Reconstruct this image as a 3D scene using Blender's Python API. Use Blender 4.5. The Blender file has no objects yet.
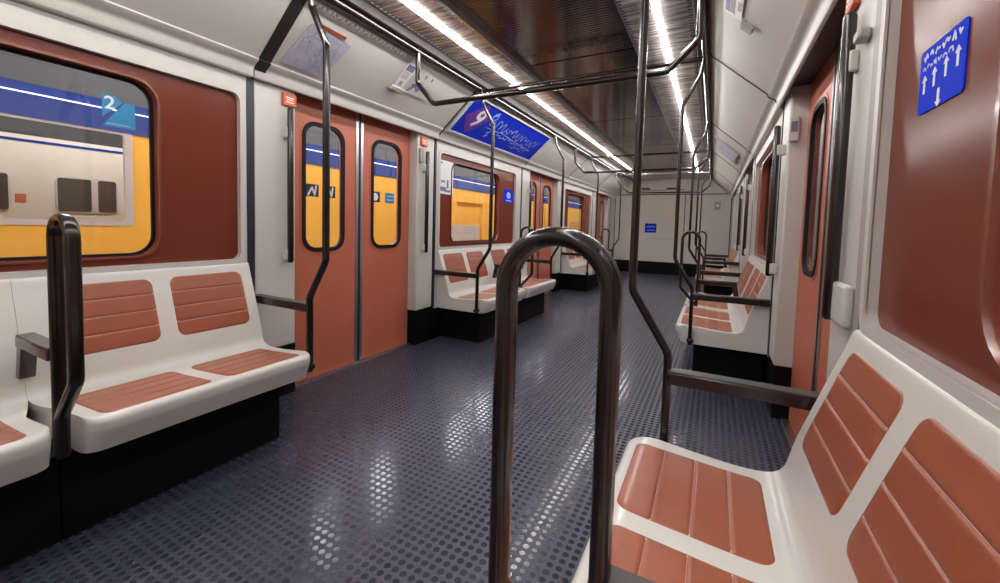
import bpy, math, random
from mathutils import Vector, Matrix
random.seed(5)
sc = bpy.context.scene
C = sc.collection
PI = math.pi

# ------------------------------------------------------------------ materials
def mat(name, col, rough=.5, metal=0, spec=.5, bump=None, coat=0, emis=None, mottled=None):
    m = bpy.data.materials.new(name); m.use_nodes = True
    nt = m.node_tree; b = nt.nodes['Principled BSDF']
    b.inputs['Base Color'].default_value = (*col, 1)
    b.inputs['Roughness'].default_value = rough
    b.inputs['Metallic'].default_value = metal
    b.inputs['Specular IOR Level'].default_value = spec
    b.inputs['Coat Weight'].default_value = coat
    b.inputs['Coat Roughness'].default_value = .08
    if emis:
        b.inputs['Emission Color'].default_value = (*emis[0], 1)
        b.inputs['Emission Strength'].default_value = emis[1]
    tc = nt.nodes.new('ShaderNodeTexCoord')
    if mottled:
        n = nt.nodes.new('ShaderNodeTexNoise'); n.inputs['Scale'].default_value = mottled[0]
        n.inputs['Detail'].default_value = 4
        nt.links.new(tc.outputs['Object'], n.inputs['Vector'])
        r = nt.nodes.new('ShaderNodeMix'); r.data_type = 'RGBA'
        r.inputs['A'].default_value = (*[c*(1-mottled[1]) for c in col], 1)
        r.inputs['B'].default_value = (*[min(1, c*(1+mottled[1])) for c in col], 1)
        nt.links.new(n.outputs['Fac'], r.inputs['Factor'])
        nt.links.new(r.outputs['Result'], b.inputs['Base Color'])
    if bump:
        n = nt.nodes.new('ShaderNodeTexNoise'); n.inputs['Scale'].default_value = bump[0]
        nt.links.new(tc.outputs['Object'], n.inputs['Vector'])
        bp = nt.nodes.new('ShaderNodeBump'); bp.inputs['Strength'].default_value = bump[1]
        bp.inputs['Distance'].default_value = .002
        nt.links.new(n.outputs['Fac'], bp.inputs['Height']); nt.links.new(bp.outputs['Normal'], b.inputs['Normal'])
    return m

def glass_mat(name, tint=(1, 1, 1), refl=.06):
    m = bpy.data.materials.new(name); m.use_nodes = True
    nt = m.node_tree; nt.nodes.clear()
    o = nt.nodes.new('ShaderNodeOutputMaterial'); mx = nt.nodes.new('ShaderNodeMixShader')
    t = nt.nodes.new('ShaderNodeBsdfTransparent'); t.inputs['Color'].default_value = (*tint, 1)
    g = nt.nodes.new('ShaderNodeBsdfGlossy'); g.inputs['Roughness'].default_value = .03
    lw = nt.nodes.new('ShaderNodeLayerWeight'); pw = nt.nodes.new('ShaderNodeMath'); pw.operation = 'POWER'; pw.inputs[1].default_value = 5
    f = nt.nodes.new('ShaderNodeMath'); f.operation = 'MULTIPLY_ADD'; f.inputs[1].default_value = .95; f.inputs[2].default_value = .03
    lw.inputs['Blend'].default_value = .5
    nt.links.new(lw.outputs['Facing'], pw.inputs[0]); nt.links.new(pw.outputs[0], f.inputs[0])
    nt.links.new(f.outputs[0], mx.inputs[0]); nt.links.new(t.outputs[0], mx.inputs[1]); nt.links.new(g.outputs[0], mx.inputs[2])
    nt.links.new(mx.outputs[0], o.inputs[0])
    return m

M = dict(
    white=mat('white_panel', (.56, .54, .51), .38, bump=(60, .05), mottled=(3, .03)),
    cove=mat('cove_panel', (.56, .54, .51), .42, mottled=(2, .03)),
    shell=mat('bench_shell_plastic', (.66, .645, .61), .28, coat=.3, mottled=(6, .03)),
    pad=mat('terracotta_vinyl', (.31, .083, .040), .33, coat=.15, bump=(180, .12), mottled=(9, .14)),
    door=mat('door_salmon_paint', (.46, .128, .076), .42, mottled=(3, .06)),
    brown=mat('brown_plastic', (.160, .038, .024), .2, spec=.10, mottled=(5, .1)),
    lip=mat('brown_window_lip', (.17, .045, .027), .25, coat=.3),
    pole=mat('dark_bronze_paint', (.008, .004, .0035), .26, coat=.4),
    black=mat('black_rubber', (.007, .007, .008), .6, spec=.2),
    plinth=mat('black_plinth_paint', (.003, .0028, .0032), .6, spec=.15, bump=(90, .2)),
    strip=mat('blue_black_joint', (.015, .018, .03), .4),
    alu=mat('aluminium', (.55, .56, .58), .3, 1),
    chrome=mat('chrome', (.6, .6, .6), .15, 1),
    steel=mat('louver_steel', (.40, .37, .34), .3, .9),
    slat=mat('louver_slat', (.62, .58, .54), .36, .85),
    tube=mat('light_tube', (1, 1, 1), .5, emis=((1, .97, .94), 44)),
    dark=mat('dark_channel', (.02, .018, .016), .4),
    red=mat('red_box', (.55, .09, .035), .4),
    grey=mat('grey_plastic', (.33, .31, .29), .45),
    armt=mat('arm_grey_top', (.05, .045, .042), .45),
    blue=mat('sign_blue', (.001, .03, .60), .5, spec=.02),
    adblue=mat('advert_blue', (.008, .03, .52), .3, spec=.2),
    script=mat('advert_script', (.38, .48, .85), .5),
    purple=mat('badge_purple', (.13, .035, .30), .4),
    paper=mat('white_print', (.75, .75, .78), .5),
    lilac=mat('map_lilac', (.40, .40, .48), .5, mottled=(14, .25)),
    mapline=mat('map_ink', (.16, .17, .30), .5),
    teal=mat('sticker_teal', (.01, .22, .45), .4),
    redstrip=mat('red_strip', (.26, .06, .035), .5),
    yellow=mat('train_yellow', (.86, .45, .06), .4, mottled=(2, .04)),
    tblue=mat('train_blue', (.006, .035, .22), .25, coat=.2),
    troof=mat('train_roof_grey', (.022, .022, .025), .7),
    cream=mat('train_cream', (.62, .56, .47), .45, mottled=(2, .04)),
    frame=mat('train_frame_grey', (.52, .46, .44), .4),
    twin=mat('train_dark_window', (.06, .055, .05), .15),
    concrete=mat('tunnel_concrete', (.34, .33, .32), .8, mottled=(4, .2)),
    glass=glass_mat('window_glass'),
    tintglass=glass_mat('tinted_glass', (.75, .75, .76)),
    lamp=mat('outside_fill_lamp', (1, 1, 1), .5, emis=((1, .95, .9), 30)),  # glow of the fill tubes added outside the car
    maptrace=mat('map_trace', (.27, .28, .38), .5),
    navy=mat('sticker_navy', (.008, .015, .06), .4),
    adframe=mat('advert_frame_silver', (.55, .57, .64), .35),
    panel=mat('station_light_panel', (1, 1, 1), .5, emis=((.92, .94, 1), 8)),
    gap_fill=mat('train_gap_fill_lamp', (1, 1, 1), .5, emis=((1, .95, .9), 11)),  # weaker glow of the fill tube added beside the cream train
    band_reflection=mat('lilac_reflection', (1, 1, 1), .5, emis=((.62, .60, 1), 1.0)),
    endwall=mat('end_wall_beige', (.62, .585, .53), .45, mottled=(2, .03)),
)

# floor: round studs on a square lattice
def brushed_mat(name, c0, c1, rough, metal):
    m = bpy.data.materials.new(name); m.use_nodes = True
    nt = m.node_tree; N = nt.nodes; L = nt.links; b = N['Principled BSDF']
    b.inputs['Metallic'].default_value = metal; b.inputs['Roughness'].default_value = rough
    tc = N.new('ShaderNodeTexCoord'); mp = N.new('ShaderNodeMapping'); mp.inputs['Scale'].default_value = (5, 130, 5)
    L.new(tc.outputs['Object'], mp.inputs[0])
    n = N.new('ShaderNodeTexNoise'); n.inputs['Scale'].default_value = 1; n.inputs['Detail'].default_value = 3; L.new(mp.outputs[0], n.inputs['Vector'])
    r = N.new('ShaderNodeMapRange'); r.inputs['From Min'].default_value = .35; r.inputs['From Max'].default_value = .65; L.new(n.outputs['Fac'], r.inputs['Value'])
    x = N.new('ShaderNodeMix'); x.data_type = 'RGBA'; x.inputs['A'].default_value = (*c0, 1); x.inputs['B'].default_value = (*c1, 1)
    L.new(r.outputs[0], x.inputs['Factor']); L.new(x.outputs['Result'], b.inputs['Base Color'])
    return m
M['slat'] = brushed_mat('brushed_reflector', (.22, .20, .18), (.85, .79, .73), .36, .85)
def floor_mat():
    m = bpy.data.materials.new('studded_rubber_floor'); m.use_nodes = True
    nt = m.node_tree; N = nt.nodes; L = nt.links; b = N['Principled BSDF']
    tc = N.new('ShaderNodeTexCoord')
    sx = N.new('ShaderNodeSeparateXYZ'); L.new(tc.outputs['Object'], sx.inputs[0])
    def mth(op, a, b_=None, c=None):
        n = N.new('ShaderNodeMath'); n.operation = op
        for i, v in enumerate((a, b_, c)):
            if v is None: continue
            if isinstance(v, (int, float)): n.inputs[i].default_value = v
            else: L.new(v, n.inputs[i])
        return n.outputs[0]
    def cell(o):
        q = mth('DIVIDE', o, .031)
        f = mth('FRACT', q)
        return mth('SUBTRACT', f, .5)
    u = cell(sx.outputs[0]); v = cell(sx.outputs[1])
    d = mth('SQRT', mth('ADD', mth('MULTIPLY', u, u), mth('MULTIPLY', v, v)))
    mr = N.new('ShaderNodeMapRange'); mr.interpolation_type = 'SMOOTHSTEP'
    mr.inputs['From Min'].default_value = .30; mr.inputs['From Max'].default_value = .40
    mr.inputs['To Min'].default_value = 1; mr.inputs['To Max'].default_value = 0
    L.new(d, mr.inputs['Value'])
    nz = N.new('ShaderNodeTexNoise'); nz.inputs['Scale'].default_value = 2.3; nz.inputs['Detail'].default_value = 5
    L.new(tc.outputs['Object'], nz.inputs['Vector'])
    mx = N.new('ShaderNodeMix'); mx.data_type = 'RGBA'
    mx.inputs['A'].default_value = (.036, .040, .066, 1); mx.inputs['B'].default_value = (.056, .060, .092, 1)
    L.new(nz.outputs['Fac'], mx.inputs['Factor'])
    m2 = N.new('ShaderNodeMix'); m2.data_type = 'RGBA'; m2.inputs['B'].default_value = (.016, .018, .030, 1)
    L.new(mth('MULTIPLY', mr.outputs[0], .62), m2.inputs['Factor']); L.new(mx.outputs['Result'], m2.inputs['A'])
    L.new(m2.outputs['Result'], b.inputs['Base Color'])
    bp = N.new('ShaderNodeBump'); bp.inputs['Strength'].default_value = .8; bp.inputs['Distance'].default_value = .0025
    L.new(mr.outputs[0], bp.inputs['Height']); L.new(bp.outputs['Normal'], b.inputs['Normal'])
    L.new(mth('SUBTRACT', .38, mth('MULTIPLY', mr.outputs[0], .24)), b.inputs['Roughness'])
    b.inputs['Specular IOR Level'].default_value = .6
    return m
M['floor'] = floor_mat()

def ribbed_mat(name, col, pitch, rough, strength, metal=.3):
    m = bpy.data.materials.new(name); m.use_nodes = True
    nt = m.node_tree; N = nt.nodes; L = nt.links; b = N['Principled BSDF']
    b.inputs['Base Color'].default_value = (*col, 1); b.inputs['Roughness'].default_value = rough
    b.inputs['Metallic'].default_value = metal
    tc = N.new('ShaderNodeTexCoord'); sx = N.new('ShaderNodeSeparateXYZ'); L.new(tc.outputs['Object'], sx.inputs[0])
    a = N.new('ShaderNodeMath'); a.operation = 'MULTIPLY'; a.inputs[1].default_value = 2*PI/pitch
    L.new(sx.outputs[1], a.inputs[0])
    s = N.new('ShaderNodeMath'); s.operation = 'SINE'; L.new(a.outputs[0], s.inputs[0])
    bp = N.new('ShaderNodeBump'); bp.inputs['Strength'].default_value = strength; bp.inputs['Distance'].default_value = .001
    L.new(s.outputs[0], bp.inputs['Height']); L.new(bp.outputs['Normal'], b.inputs['Normal'])
    return m
M['ceil'] = ribbed_mat('dark_ribbed_ceiling', (.20, .165, .145), .028, .10, .22, .9)

# ------------------------------------------------------------------ mesh helpers
def link(name, verts, faces, m, parent=None, smooth=False, mats=None, fm=None):
    me = bpy.data.meshes.new(name)
    me.from_pydata([tuple(v) for v in verts], [], faces)
    import bmesh
    bm = bmesh.new(); bm.from_mesh(me); bmesh.ops.recalc_face_normals(bm, faces=bm.faces); bm.to_mesh(me); bm.free()
    me.materials.append(m)
    if mats:
        for x in mats: me.materials.append(x)
    if fm:
        for p, i in zip(me.polygons, fm): p.material_index = i
    if smooth:
        for p in me.polygons: p.use_smooth = True
        me.set_sharp_from_angle(angle=math.radians(40))
    me.update()
    o = bpy.data.objects.new(name, me); C.objects.link(o)
    if parent: o.parent = parent; o.matrix_parent_inverse = Matrix.Translation(-parent.location) if parent.type == 'EMPTY' else Matrix.Identity(4)
    return o

class MB:
    def __init__(s): s.v = []; s.f = []
    def add(s, v, f):
        n = len(s.v); s.v += [tuple(x) for x in v]; s.f += [tuple(i+n for i in q) for q in f]; return s
    def box(s, x0, x1, y0, y1, z0, z1):
        v = [(x, y, z) for x in (x0, x1) for y in (y0, y1) for z in (z0, z1)]
        return s.add(v, [(0, 1, 3, 2), (4, 6, 7, 5), (0, 4, 5, 1), (2, 3, 7, 6), (0, 2, 6, 4), (1, 5, 7, 3)])
    def obj(s, name, m, parent=None, smooth=False, bevel=0, seg=2):
        o = link(name, s.v, s.f, m, parent, smooth)
        if bevel: addbevel(o, bevel, seg)
        return o
def addbevel(o, w, seg=2):
    b = o.modifiers.new('Bevel', 'BEVEL'); b.width = w; b.segments = seg; b.limit_method = 'ANGLE'
    for p in o.data.polygons: p.use_smooth = True
    o.data.set_sharp_from_angle(angle=math.radians(50))

def box(name, x0, x1, y0, y1, z0, z1, m, parent=None, bevel=0, seg=2):
    if x0 > x1: x0, x1 = x1, x0
    return MB().box(x0, x1, y0, y1, z0, z1).obj(name, m, parent, False, bevel, seg)

def tag(o, label=None, cat=None, group=None, kind=None):
    if label: o['label'] = label
    if cat: o['category'] = cat
    if group: o['group'] = group
    if kind: o['kind'] = kind
    return o
def empty(name, loc, label=None, cat=None, group=None, kind=None):
    o = bpy.data.objects.new(name, None); o.location = loc; o.empty_display_size = .1; C.objects.link(o)
    return tag(o, label, cat, group, kind)
bpy_parent_fix = []

def fillet(pts, r, n=6):
    """round the corners of an open 2-D polyline"""
    if isinstance(r, (int, float)): r = [r]*len(pts)
    out = [pts[0]]
    for i in range(1, len(pts)-1):
        p0, p, p1 = Vector(pts[i-1]), Vector(pts[i]), Vector(pts[i+1])
        a = (p0-p); b = (p1-p); la, lb = a.length, b.length; a.normalize(); b.normalize()
        ang = a.angle(b)
        if ang > PI-.02 or r[i] <= 0: out.append(tuple(p)); continue
        t = min(r[i]/math.tan(ang/2), la*.49, lb*.49); rr = t*math.tan(ang/2)
        c = p + (a+b).normalized()*(rr/math.sin(ang/2))
        s = p+a*t-c; e = p+b*t-c; tot = s.angle(e)
        for k in range(n+1):
            u = k/n
            d = (s*math.sin((1-u)*tot)+e*math.sin(u*tot))/math.sin(tot) if tot > 1e-4 else s
            out.append(tuple(c+d))
    out.append(pts[-1]); return out

def sweep(mb, pts, a, b, y, n=14, sq=2.6):
    """tube along a path in the x-z plane at depth y; cross-section a (in plane) by b (along y), superellipse"""
    P = [Vector(p) for p in pts]; rings = []
    for i, p in enumerate(P):
        t = (P[min(i+1, len(P)-1)]-P[max(i-1, 0)]).normalized(); nn = Vector((-t.y, t.x))
        ring = []
        for k in range(n):
            th = 2*PI*k/n; cc, ss = math.cos(th), math.sin(th)
            ca = math.copysign(abs(cc)**(2/sq), cc)*a; cb = math.copysign(abs(ss)**(2/sq), ss)*b
            q = p+nn*ca; ring.append((q.x, y+cb, q.y))
        rings.append(ring)
    v = [q for r in rings for q in r]; f = []
    for i in range(len(P)-1):
        for k in range(n):
            f.append((i*n+k, i*n+(k+1) % n, (i+1)*n+(k+1) % n, (i+1)*n+k))
    f.append(tuple(range(n))); f.append(tuple((len(P)-1)*n+k for k in range(n)))
    mb.add(v, f); return mb

def rrect(y0, y1, z0, z1, r, n=6):
    """rounded rectangle, 4*(n+1) points"""
    out = []
    for cy, cz, a0 in ((y1-r, z1-r, 0), (y0+r, z1-r, PI/2), (y0+r, z0+r, PI), (y1-r, z0+r, 1.5*PI)):
        for k in range(n+1):
            t = a0+PI/2*k/n; out.append((cy+r*math.cos(t), cz+r*math.sin(t)))
    return out
def ring_plate(name, outer, inner, xa, xb, m, parent=None, smooth=True):
    """plate in the y-z plane between x=xa and xb with a hole; outer, inner = loops of equal length"""
    n = len(outer); v = []; f = []
    for x in (xa, xb):
        v += [(x, y, z) for y, z in outer]; v += [(x, y, z) for y, z in inner]
    for k in range(n):
        j = (k+1) % n
        f += [(k, j, n+j, n+k), (2*n+k, 3*n+k, 3*n+j, 2*n+j), (k, 2*n+k, 2*n+j, j), (n+k, n+j, 3*n+j, 3*n+k)]
    return link(name, v, f, m, parent, smooth)
def slab(name, loop, xa, xb, m, parent=None, smooth=True, bevel=0):
    n = len(loop); v = [(xa, y, z) for y, z in loop]+[(xb, y, z) for y, z in loop]
    f = [tuple(range(n)), tuple(range(2*n-1, n-1, -1))]+[(k, (k+1) % n, n+(k+1) % n, n+k) for k in range(n)]
    o = link(name, v, f, m, parent, smooth)
    if bevel: addbevel(o, bevel)
    return o
def grow(loop, d, c=None):
    return loop

# ------------------------------------------------------------------ key dimensions (metres, camera side view)
W, D = 1.281, 1.368
HZ = 1.05
BENCH = [(-.45, 1.34), (2.983, 4.83), (6.475, 8.32)]          # bench bays
DOORS = [(1.34, 2.983), (4.83, 6.475), (8.32, 9.96)]          # door bays
HOOP = [.477, 3.90, 7.38]
YB, YE = -2.2, 10.38
SIDE = {-1: 'left', 1: 'right'}

# ------------------------------------------------------------------ room shell
f = box('floor', -1.40, 1.40, YB, YE, -.06, 0, M['floor']); tag(f, kind='structure')

def struct_mesh(name, mb, m, bevel=0):
    o = mb.obj(name, m, None, False, bevel); tag(o, kind='structure'); return o

# side walls --------------------------------------------------
BROWN = [(-.32, 1.284), (3.055, 4.65), (6.56, 8.18)]
GLASS = [(-.28, .935), (3.27, 4.245), (6.78, 7.78)]
GLS = {-1: GLASS, 1: [(-.28, .845)]+GLASS[1:]}
def lrect(y0, y1, z0, z1, n=6):       # square loop matching rrect's point count
    return rrect(y0, y1, z0, z1, .0001, n)
for s in (-1, 1):
    sd = SIDE[s]
    w = empty('wall_'+sd, (0, 0, 0), kind='structure')
    for (b0, b1), (g0, g1), (h0, h1) in zip(BENCH, BROWN, GLS[s]):
        ring_plate('wall_panel', lrect(b0+.02, b1-.02, .28, 2.0), rrect(g0, g1, .835, 1.697, .04), s*W, s*(W+.03), M['white'], w)
        # raised rim round the brown recess
        ring_plate('recess_rim', rrect(g0-.028, g1+.028, .807, 1.725, .06), rrect(g0, g1, .835, 1.697, .04), s*(W-.006), s*(W+.002), M['white'], w)
        ring_plate('brown_surround', lrect(g0-.01, g1+.01, .80, 1.72), rrect(h0, h1, .872, 1.64, .09), s*(W+.022), s*(W+.075), M['brown'], w)
    # pilasters beside the doors
    for a, b in DOORS:
        for p0, p1 in ((a+.018, a+.268), (b-.245, b-.018)):
            box('door_pilaster', s*W, s*(W+.14), p0, p1, .30, 2.0, M['white'], w, .012, 3)
        box('door_header_shade', s*(W-.02), s*(W+.14), a+.27, b-.247, 1.848, 1.871, M['dark'], w)  # dark sheet that paints the shade of the recess above the door
    # remaining stretches: behind the camera and beside the end wall
    box('wall_panel', s*W, s*(W+.05), YB, BENCH[0][0]-.0, .28, 2.0, M['white'], w)
    box('wall_panel', s*W, s*(W+.05), DOORS[2][1]+.02, YE, .28, 2.0, M['white'], w)
    # black base of the wall
    bb = MB()
    bb.box(min(s*(W-.002), s*(W+.06)), max(s*(W-.002), s*(W+.06)), YB, BENCH[0][0], 0, .285)
    for b0, b1 in BENCH: bb.box(min(s*(W+.004), s*(W+.06)), max(s*(W+.004), s*(W+.06)), b0, b1, 0, .285)
    for a, b in DOORS:
        for p0, p1 in ((a, a+.268), (b-.245, b)):
            bb.box(min(s*(W+.004), s*(W+.14)), max(s*(W+.004), s*(W+.14)), p0, p1, 0, .30)
    bb.box(min(s*(W-.002), s*(W+.06)), max(s*(W-.002), s*(W+.06)), DOORS[2][1], YE, 0, .285)
    struct_mesh('baseboard_'+sd, bb, M['plinth'])
    # dark vertical joints
    for k, y in enumerate((1.34, 2.983, 4.83, 6.475, 8.32, 9.96)):
        hw = .019 if k == 0 else .012
        x0, x1 = sorted((s*(W-.004), s*(W+.02)))
        o = box('trim_%d' % (k+1+(10 if s > 0 else 0)), x0, x1, y-hw, y+hw, .30, 1.83, M['grey' if (k == 0 and s > 0) else 'strip']); tag(o, kind='structure')

# windows (brown lip + gasket + glass) ------------------------
n = 0
for s in (-1, 1):
    for (h0, h1) in GLS[s]:
        n += 1
        e = empty('window_%d' % n, (s*(W+.06), (h0+h1)/2, .86), kind='structure')
        ring_plate('window_frame', rrect(h0-.010, h1+.010, .862, 1.650, .098), rrect(h0, h1, .872, 1.64, .09), s*(W+.012), s*(W+.022), M['lip'], e)
        ring_plate('gasket', rrect(h0-.001, h1+.001, .871, 1.641, .09), rrect(h0+.012, h1-.012, .884, 1.628, .08), s*(W+.056), s*(W+.07), M['black'], e)
        slab('glass_pane', rrect(h0+.005, h1-.005, .876, 1.636, .085), s*(W+.062), s*(W+.066), M['glass'], e)

# doors --------------------------------------------------------
n = 0
for s in (-1, 1):
    for a, b in DOORS:
        n += 1; mid = a+.842
        e = empty('door_%d' % n, (s*D, mid, 0), kind='structure')
        for d0, d1, wy in ((a+.255, mid-.004, a+.54), (mid+.004, b-.232, b-.518)):
            lf = ring_plate('leaf', lrect(d0, d1, .012, 1.90), rrect(wy-.155, wy+.155, .865, 1.665, .085), s*D, s*(D+.035), M['door'], e)
            ring_plate('gasket', rrect(wy-.168, wy+.168, .845, 1.685, .10), rrect(wy-.142, wy+.142, .872, 1.658, .078), s*(D-.008), s*(D+.01), M['black'], lf)
            slab('glass_pane', rrect(wy-.15, wy+.15, .868, 1.662, .082), s*(D+.012), s*(D+.016), M['glass' if s < 0 else 'tintglass'], lf)
            ring_plate('raised_border', rrect(wy-.180, wy+.180, .83, 1.70, .11), rrect(wy-.166, wy+.166, .845, 1.685, .10), s*(D-.003), s*(D+.002), M['door'], lf)
        box('edge_strip', s*(D-.006), s*D, mid-.034, mid-.009, .012, 1.90, M['alu'], e)
        box('edge_strip', s*(D-.006), s*D, mid+.009, mid+.034, .012, 1.90, M['alu'], e)
        box('seam_rubber', s*(D-.009), s*(D+.02), mid-.009, mid+.009, .012, 1.90, M['strip'], e)
        box('sill', s*(D-.035), s*(D+.03), a+.26, b-.235, 0, .010, M['alu'], e)

# end wall ------------------------------------------------------
e = empty('wall_front', (0, YE, 0), kind='structure')
box('lower_panel', -1.40, 1.40, YE, YE+.05, .29, 1.88, M['endwall'], e)
box('upper_panel', -1.40, 1.40, YE, YE+.05, 1.895, 2.4, M['endwall'], e)
box('base_panel', -1.40, 1.40, YE-.02, YE+.05, 0, .285, M['plinth'], e)
for x in (-1.255, -.669, .33, 1.262):
    box('panel_joint', x-.009, x+.009, YE-.006, YE, .285, 1.88, M['strip'], e)
box('panel_joint', -1.28, 1.28, YE-.006, YE, 1.876, 1.898, M['strip'], e)
box('hopper_trim', -.62, .30, YE-.008, YE, 1.985, 2.0, M['dark'], e)
for x in (-.55, .02):
    box('vent', x-.10, x+.10, YE-.012, YE, 2.01, 2.045, M['black'], e)
box('ledge', -.52, .30, YE-.005, YE, .835, .842, M['grey'], e)
w = box('wall_back', -1.40, 1.40, YB-.05, YB, 0, 2.4, M['endwall']); tag(w, kind='structure')

# coves -----------------------------------------------------------
COVE = [(.868, 2.195), (.88, 2.168), (.95, 2.106), (1.05, 2.017), (1.14, 1.938), (1.198, 1.886), (1.195, 1.879), (1.203, 1.870), (1.220, 1.861), (1.234, 1.850), (1.242, 1.835), (1.243, 1.803), (1.248, 1.797), (1.258, 1.795)]
ti = 20
def cove_profile(s, off=0):
    pts = COVE; out = []
    for i, p in enumerate(pts):
        a = Vector(pts[max(i-1, 0)]); b = Vector(pts[min(i+1, len(pts)-1)]); t = (b-a).normalized()
        nn = Vector((t.y, -t.x))      # towards the room
        out.append((s*(p[0]+nn.x*off), p[1]+nn.y*off))
    return out
edges = [YB]+[1.34, 2.983, 4.83, 6.475, 8.32, 9.96]+[YE]
for s in (-1, 1):
    for i in range(len(edges)-1):
        y0, y1 = edges[i]+.004, edges[i+1]-.004
        pr = cove_profile(s)[:-1]+[(s*1.258, 1.795)]; v = []; fcs = []
        dz = 1.796 if i in (0, 2, 4, 6) else 1.872
        back = [(s*1.258, dz), (s*1.42, dz), (s*1.42, 2.195)]
        loop = pr+back; k = len(loop)
        v = [(x, y0, z) for x, z in loop]+[(x, y1, z) for x, z in loop]
        fcs = [tuple(range(k)), tuple(range(2*k-1, k-1, -1))]+[(j, (j+1) % k, k+(j+1) % k, k+j) for j in range(k)]
        ti += 1
        o = link('trim_%d' % ti, v, fcs, M['cove'], None, True); tag(o, kind='structure')
    for i, y in enumerate(edges[1:-1]):
        hw = .030 if i == 0 else .007
        pr = cove_profile(s, .004)[:-3]; inn = cove_profile(s, -.003)[:-3]
        k = len(pr); v = []
        if i == 0: y += .03
        for yy in (y-hw, y+hw):
            v += [(x, yy, z) for x, z in pr]+[(x, yy, z) for x, z in inn]
        fcs = []
        for j in range(k-1):
            fcs += [(j, j+1, 2*k+j+1, 2*k+j), (k+j, 3*k+j, 3*k+j+1, k+j+1), (j, k+j, k+j+1, j+1), (2*k+j, 2*k+j+1, 3*k+j+1, 3*k+j)]
        fcs += [(0, 2*k, 3*k, k), (k-1, 2*k-1, 4*k-1, 3*k-1)]
        ti += 1
        o = link('trim_%d' % ti, v, fcs, M['strip' if i else 'dark'], None, True); tag(o, kind='structure')

# ceiling -----------------------------------------------------------
ce = empty('ceiling', (0, 4, 2.3), kind='structure')
yy = YB
for k, (c0, c1) in enumerate([(YB, 1.33), (1.345, 2.97), (2.99, 4.82), (4.84, 6.46), (6.485, 8.31), (8.33, 9.30)]):
    box('ribbed_panel', -.405, .405, c0, c1, 2.30, 2.33, M['ceil'], ce)
box('end_soffit', -.86, .86, 9.32, YE, 2.24, 2.30, M['endwall'], ce)
box('roof_plate', -1.42, 1.42, YB, YE, 2.36, 2.40, M['dark'], ce)
for s in (-1, 1):
    box('side_closure', s*.80, s*.868, YB, YE, 2.20, 2.36, M['dark'], ce)
    box('chrome_edge', s*.405, s*.418, YB, 9.3, 2.275, 2.335, M['chrome'], ce)

# ------------------------------------------------------------------ ceiling lights
for s in (-1, 1):
    e = empty('ceiling_light', (s*.603, 4, 2.25), 'long bright strip light behind louver slats along the %s side of the ceiling' % SIDE[s], 'ceiling light', 'strip lights along the ceiling')
    y0, y1 = YB+.02, 9.28
    # housing: shallow reflective tray above the slats
    hb = MB(); hb.box(min(s*.42, s*.795), max(s*.42, s*.795), y0, y1, 2.30, 2.31)
    hb.box(min(s*.42, s*.425), max(s*.42, s*.425), y0, y1, 2.25, 2.30); hb.box(min(s*.79, s*.795), max(s*.79, s*.795), y0, y1, 2.25, 2.30)
    hb.obj('housing', M['steel'], e)
    # tubes, one per module
    tb = MB(); y = y0
    while y < y1-.1:
        ye = min(y+1.16, y1); segs = 10; ring = []
        for yy in (y+.012, ye-.012):
            ring.append([(s*.603+.0105*math.cos(2*PI*k/segs), yy, 2.249+.010*math.sin(2*PI*k/segs)) for k in range(segs)])
        tb.add(ring[0]+ring[1], [(k, (k+1) % segs, segs+(k+1) % segs, segs+k) for k in range(segs)]+[tuple(range(segs)), tuple(range(segs, 2*segs))])
        y = ye
    tb.obj('tube', M['tube'], e, True)
    for x0, x1 in ((.427, .585), (.621, .788)):
        v = []; y = y0; fc = []; up = 0
        while y < y1:
            v += [(s*x0, y, 2.2575+.0055*up), (s*x1, y, 2.2575+.0055*up)]; y += .0085 if up else .0075; up = 1-up
        for j in range(0, len(v)-2, 2): fc.append((j, j+1, j+3, j+2))
        link('ribbed_reflector', v, fc, M['slat'], e)
    for xx, dr in ((.425, 1), (.785, -1)):
        v = []; y = y0; fc = []
        while y < y1:
            for yy, wd in ((y, .024), (y+.016, .024), (y+.0165, .005), (y+.0325, .005)):
                v += [(s*xx, yy, 2.2485), (s*(xx+dr*wd), yy, 2.2485)]
            y += .033
        for j in range(0, len(v)-2, 2): fc.append((j, j+1, j+3, j+2))
        o = link('louver_clip_strip', v, fc, M['chrome'], e)
        sd_ = o.modifiers.new('Solidify', 'SOLIDIFY'); sd_.thickness = .002

# ------------------------------------------------------------------ rails, bars
for s in (-1, 1):
    e = empty('ceiling_rail', (s*.84, 4, 2.2), 'dark metal grab rail running lengthwise under the ceiling on the %s side' % SIDE[s], 'rail', 'lengthwise ceiling rails')
    mb = MB(); ns = 12; rg = []
    for yy in (YB+.01, 9.9):
        rg.append([(s*.84+.019*math.cos(2*PI*k/ns), yy, 2.18+.024*math.sin(2*PI*k/ns)) for k in range(ns)])
    mb.add(rg[0]+rg[1], [(k, (k+1) % ns, ns+(k+1) % ns, ns+k) for k in range(ns)]+[tuple(range(ns)), tuple(range(ns, 2*ns))])
    mb.obj('rail', M['pole'], e, True)
    for y in (.2, 1.36, 2.18, 3.04, 3.95, 4.80, 5.65, 6.53, 7.4, 8.28, 9.2):
        x0, x1 = sorted((s*.825, s*.855)); box('rail_bracket', x0, x1, y-.02, y+.02, 2.18, 2.215, M['dark'], e)

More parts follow.
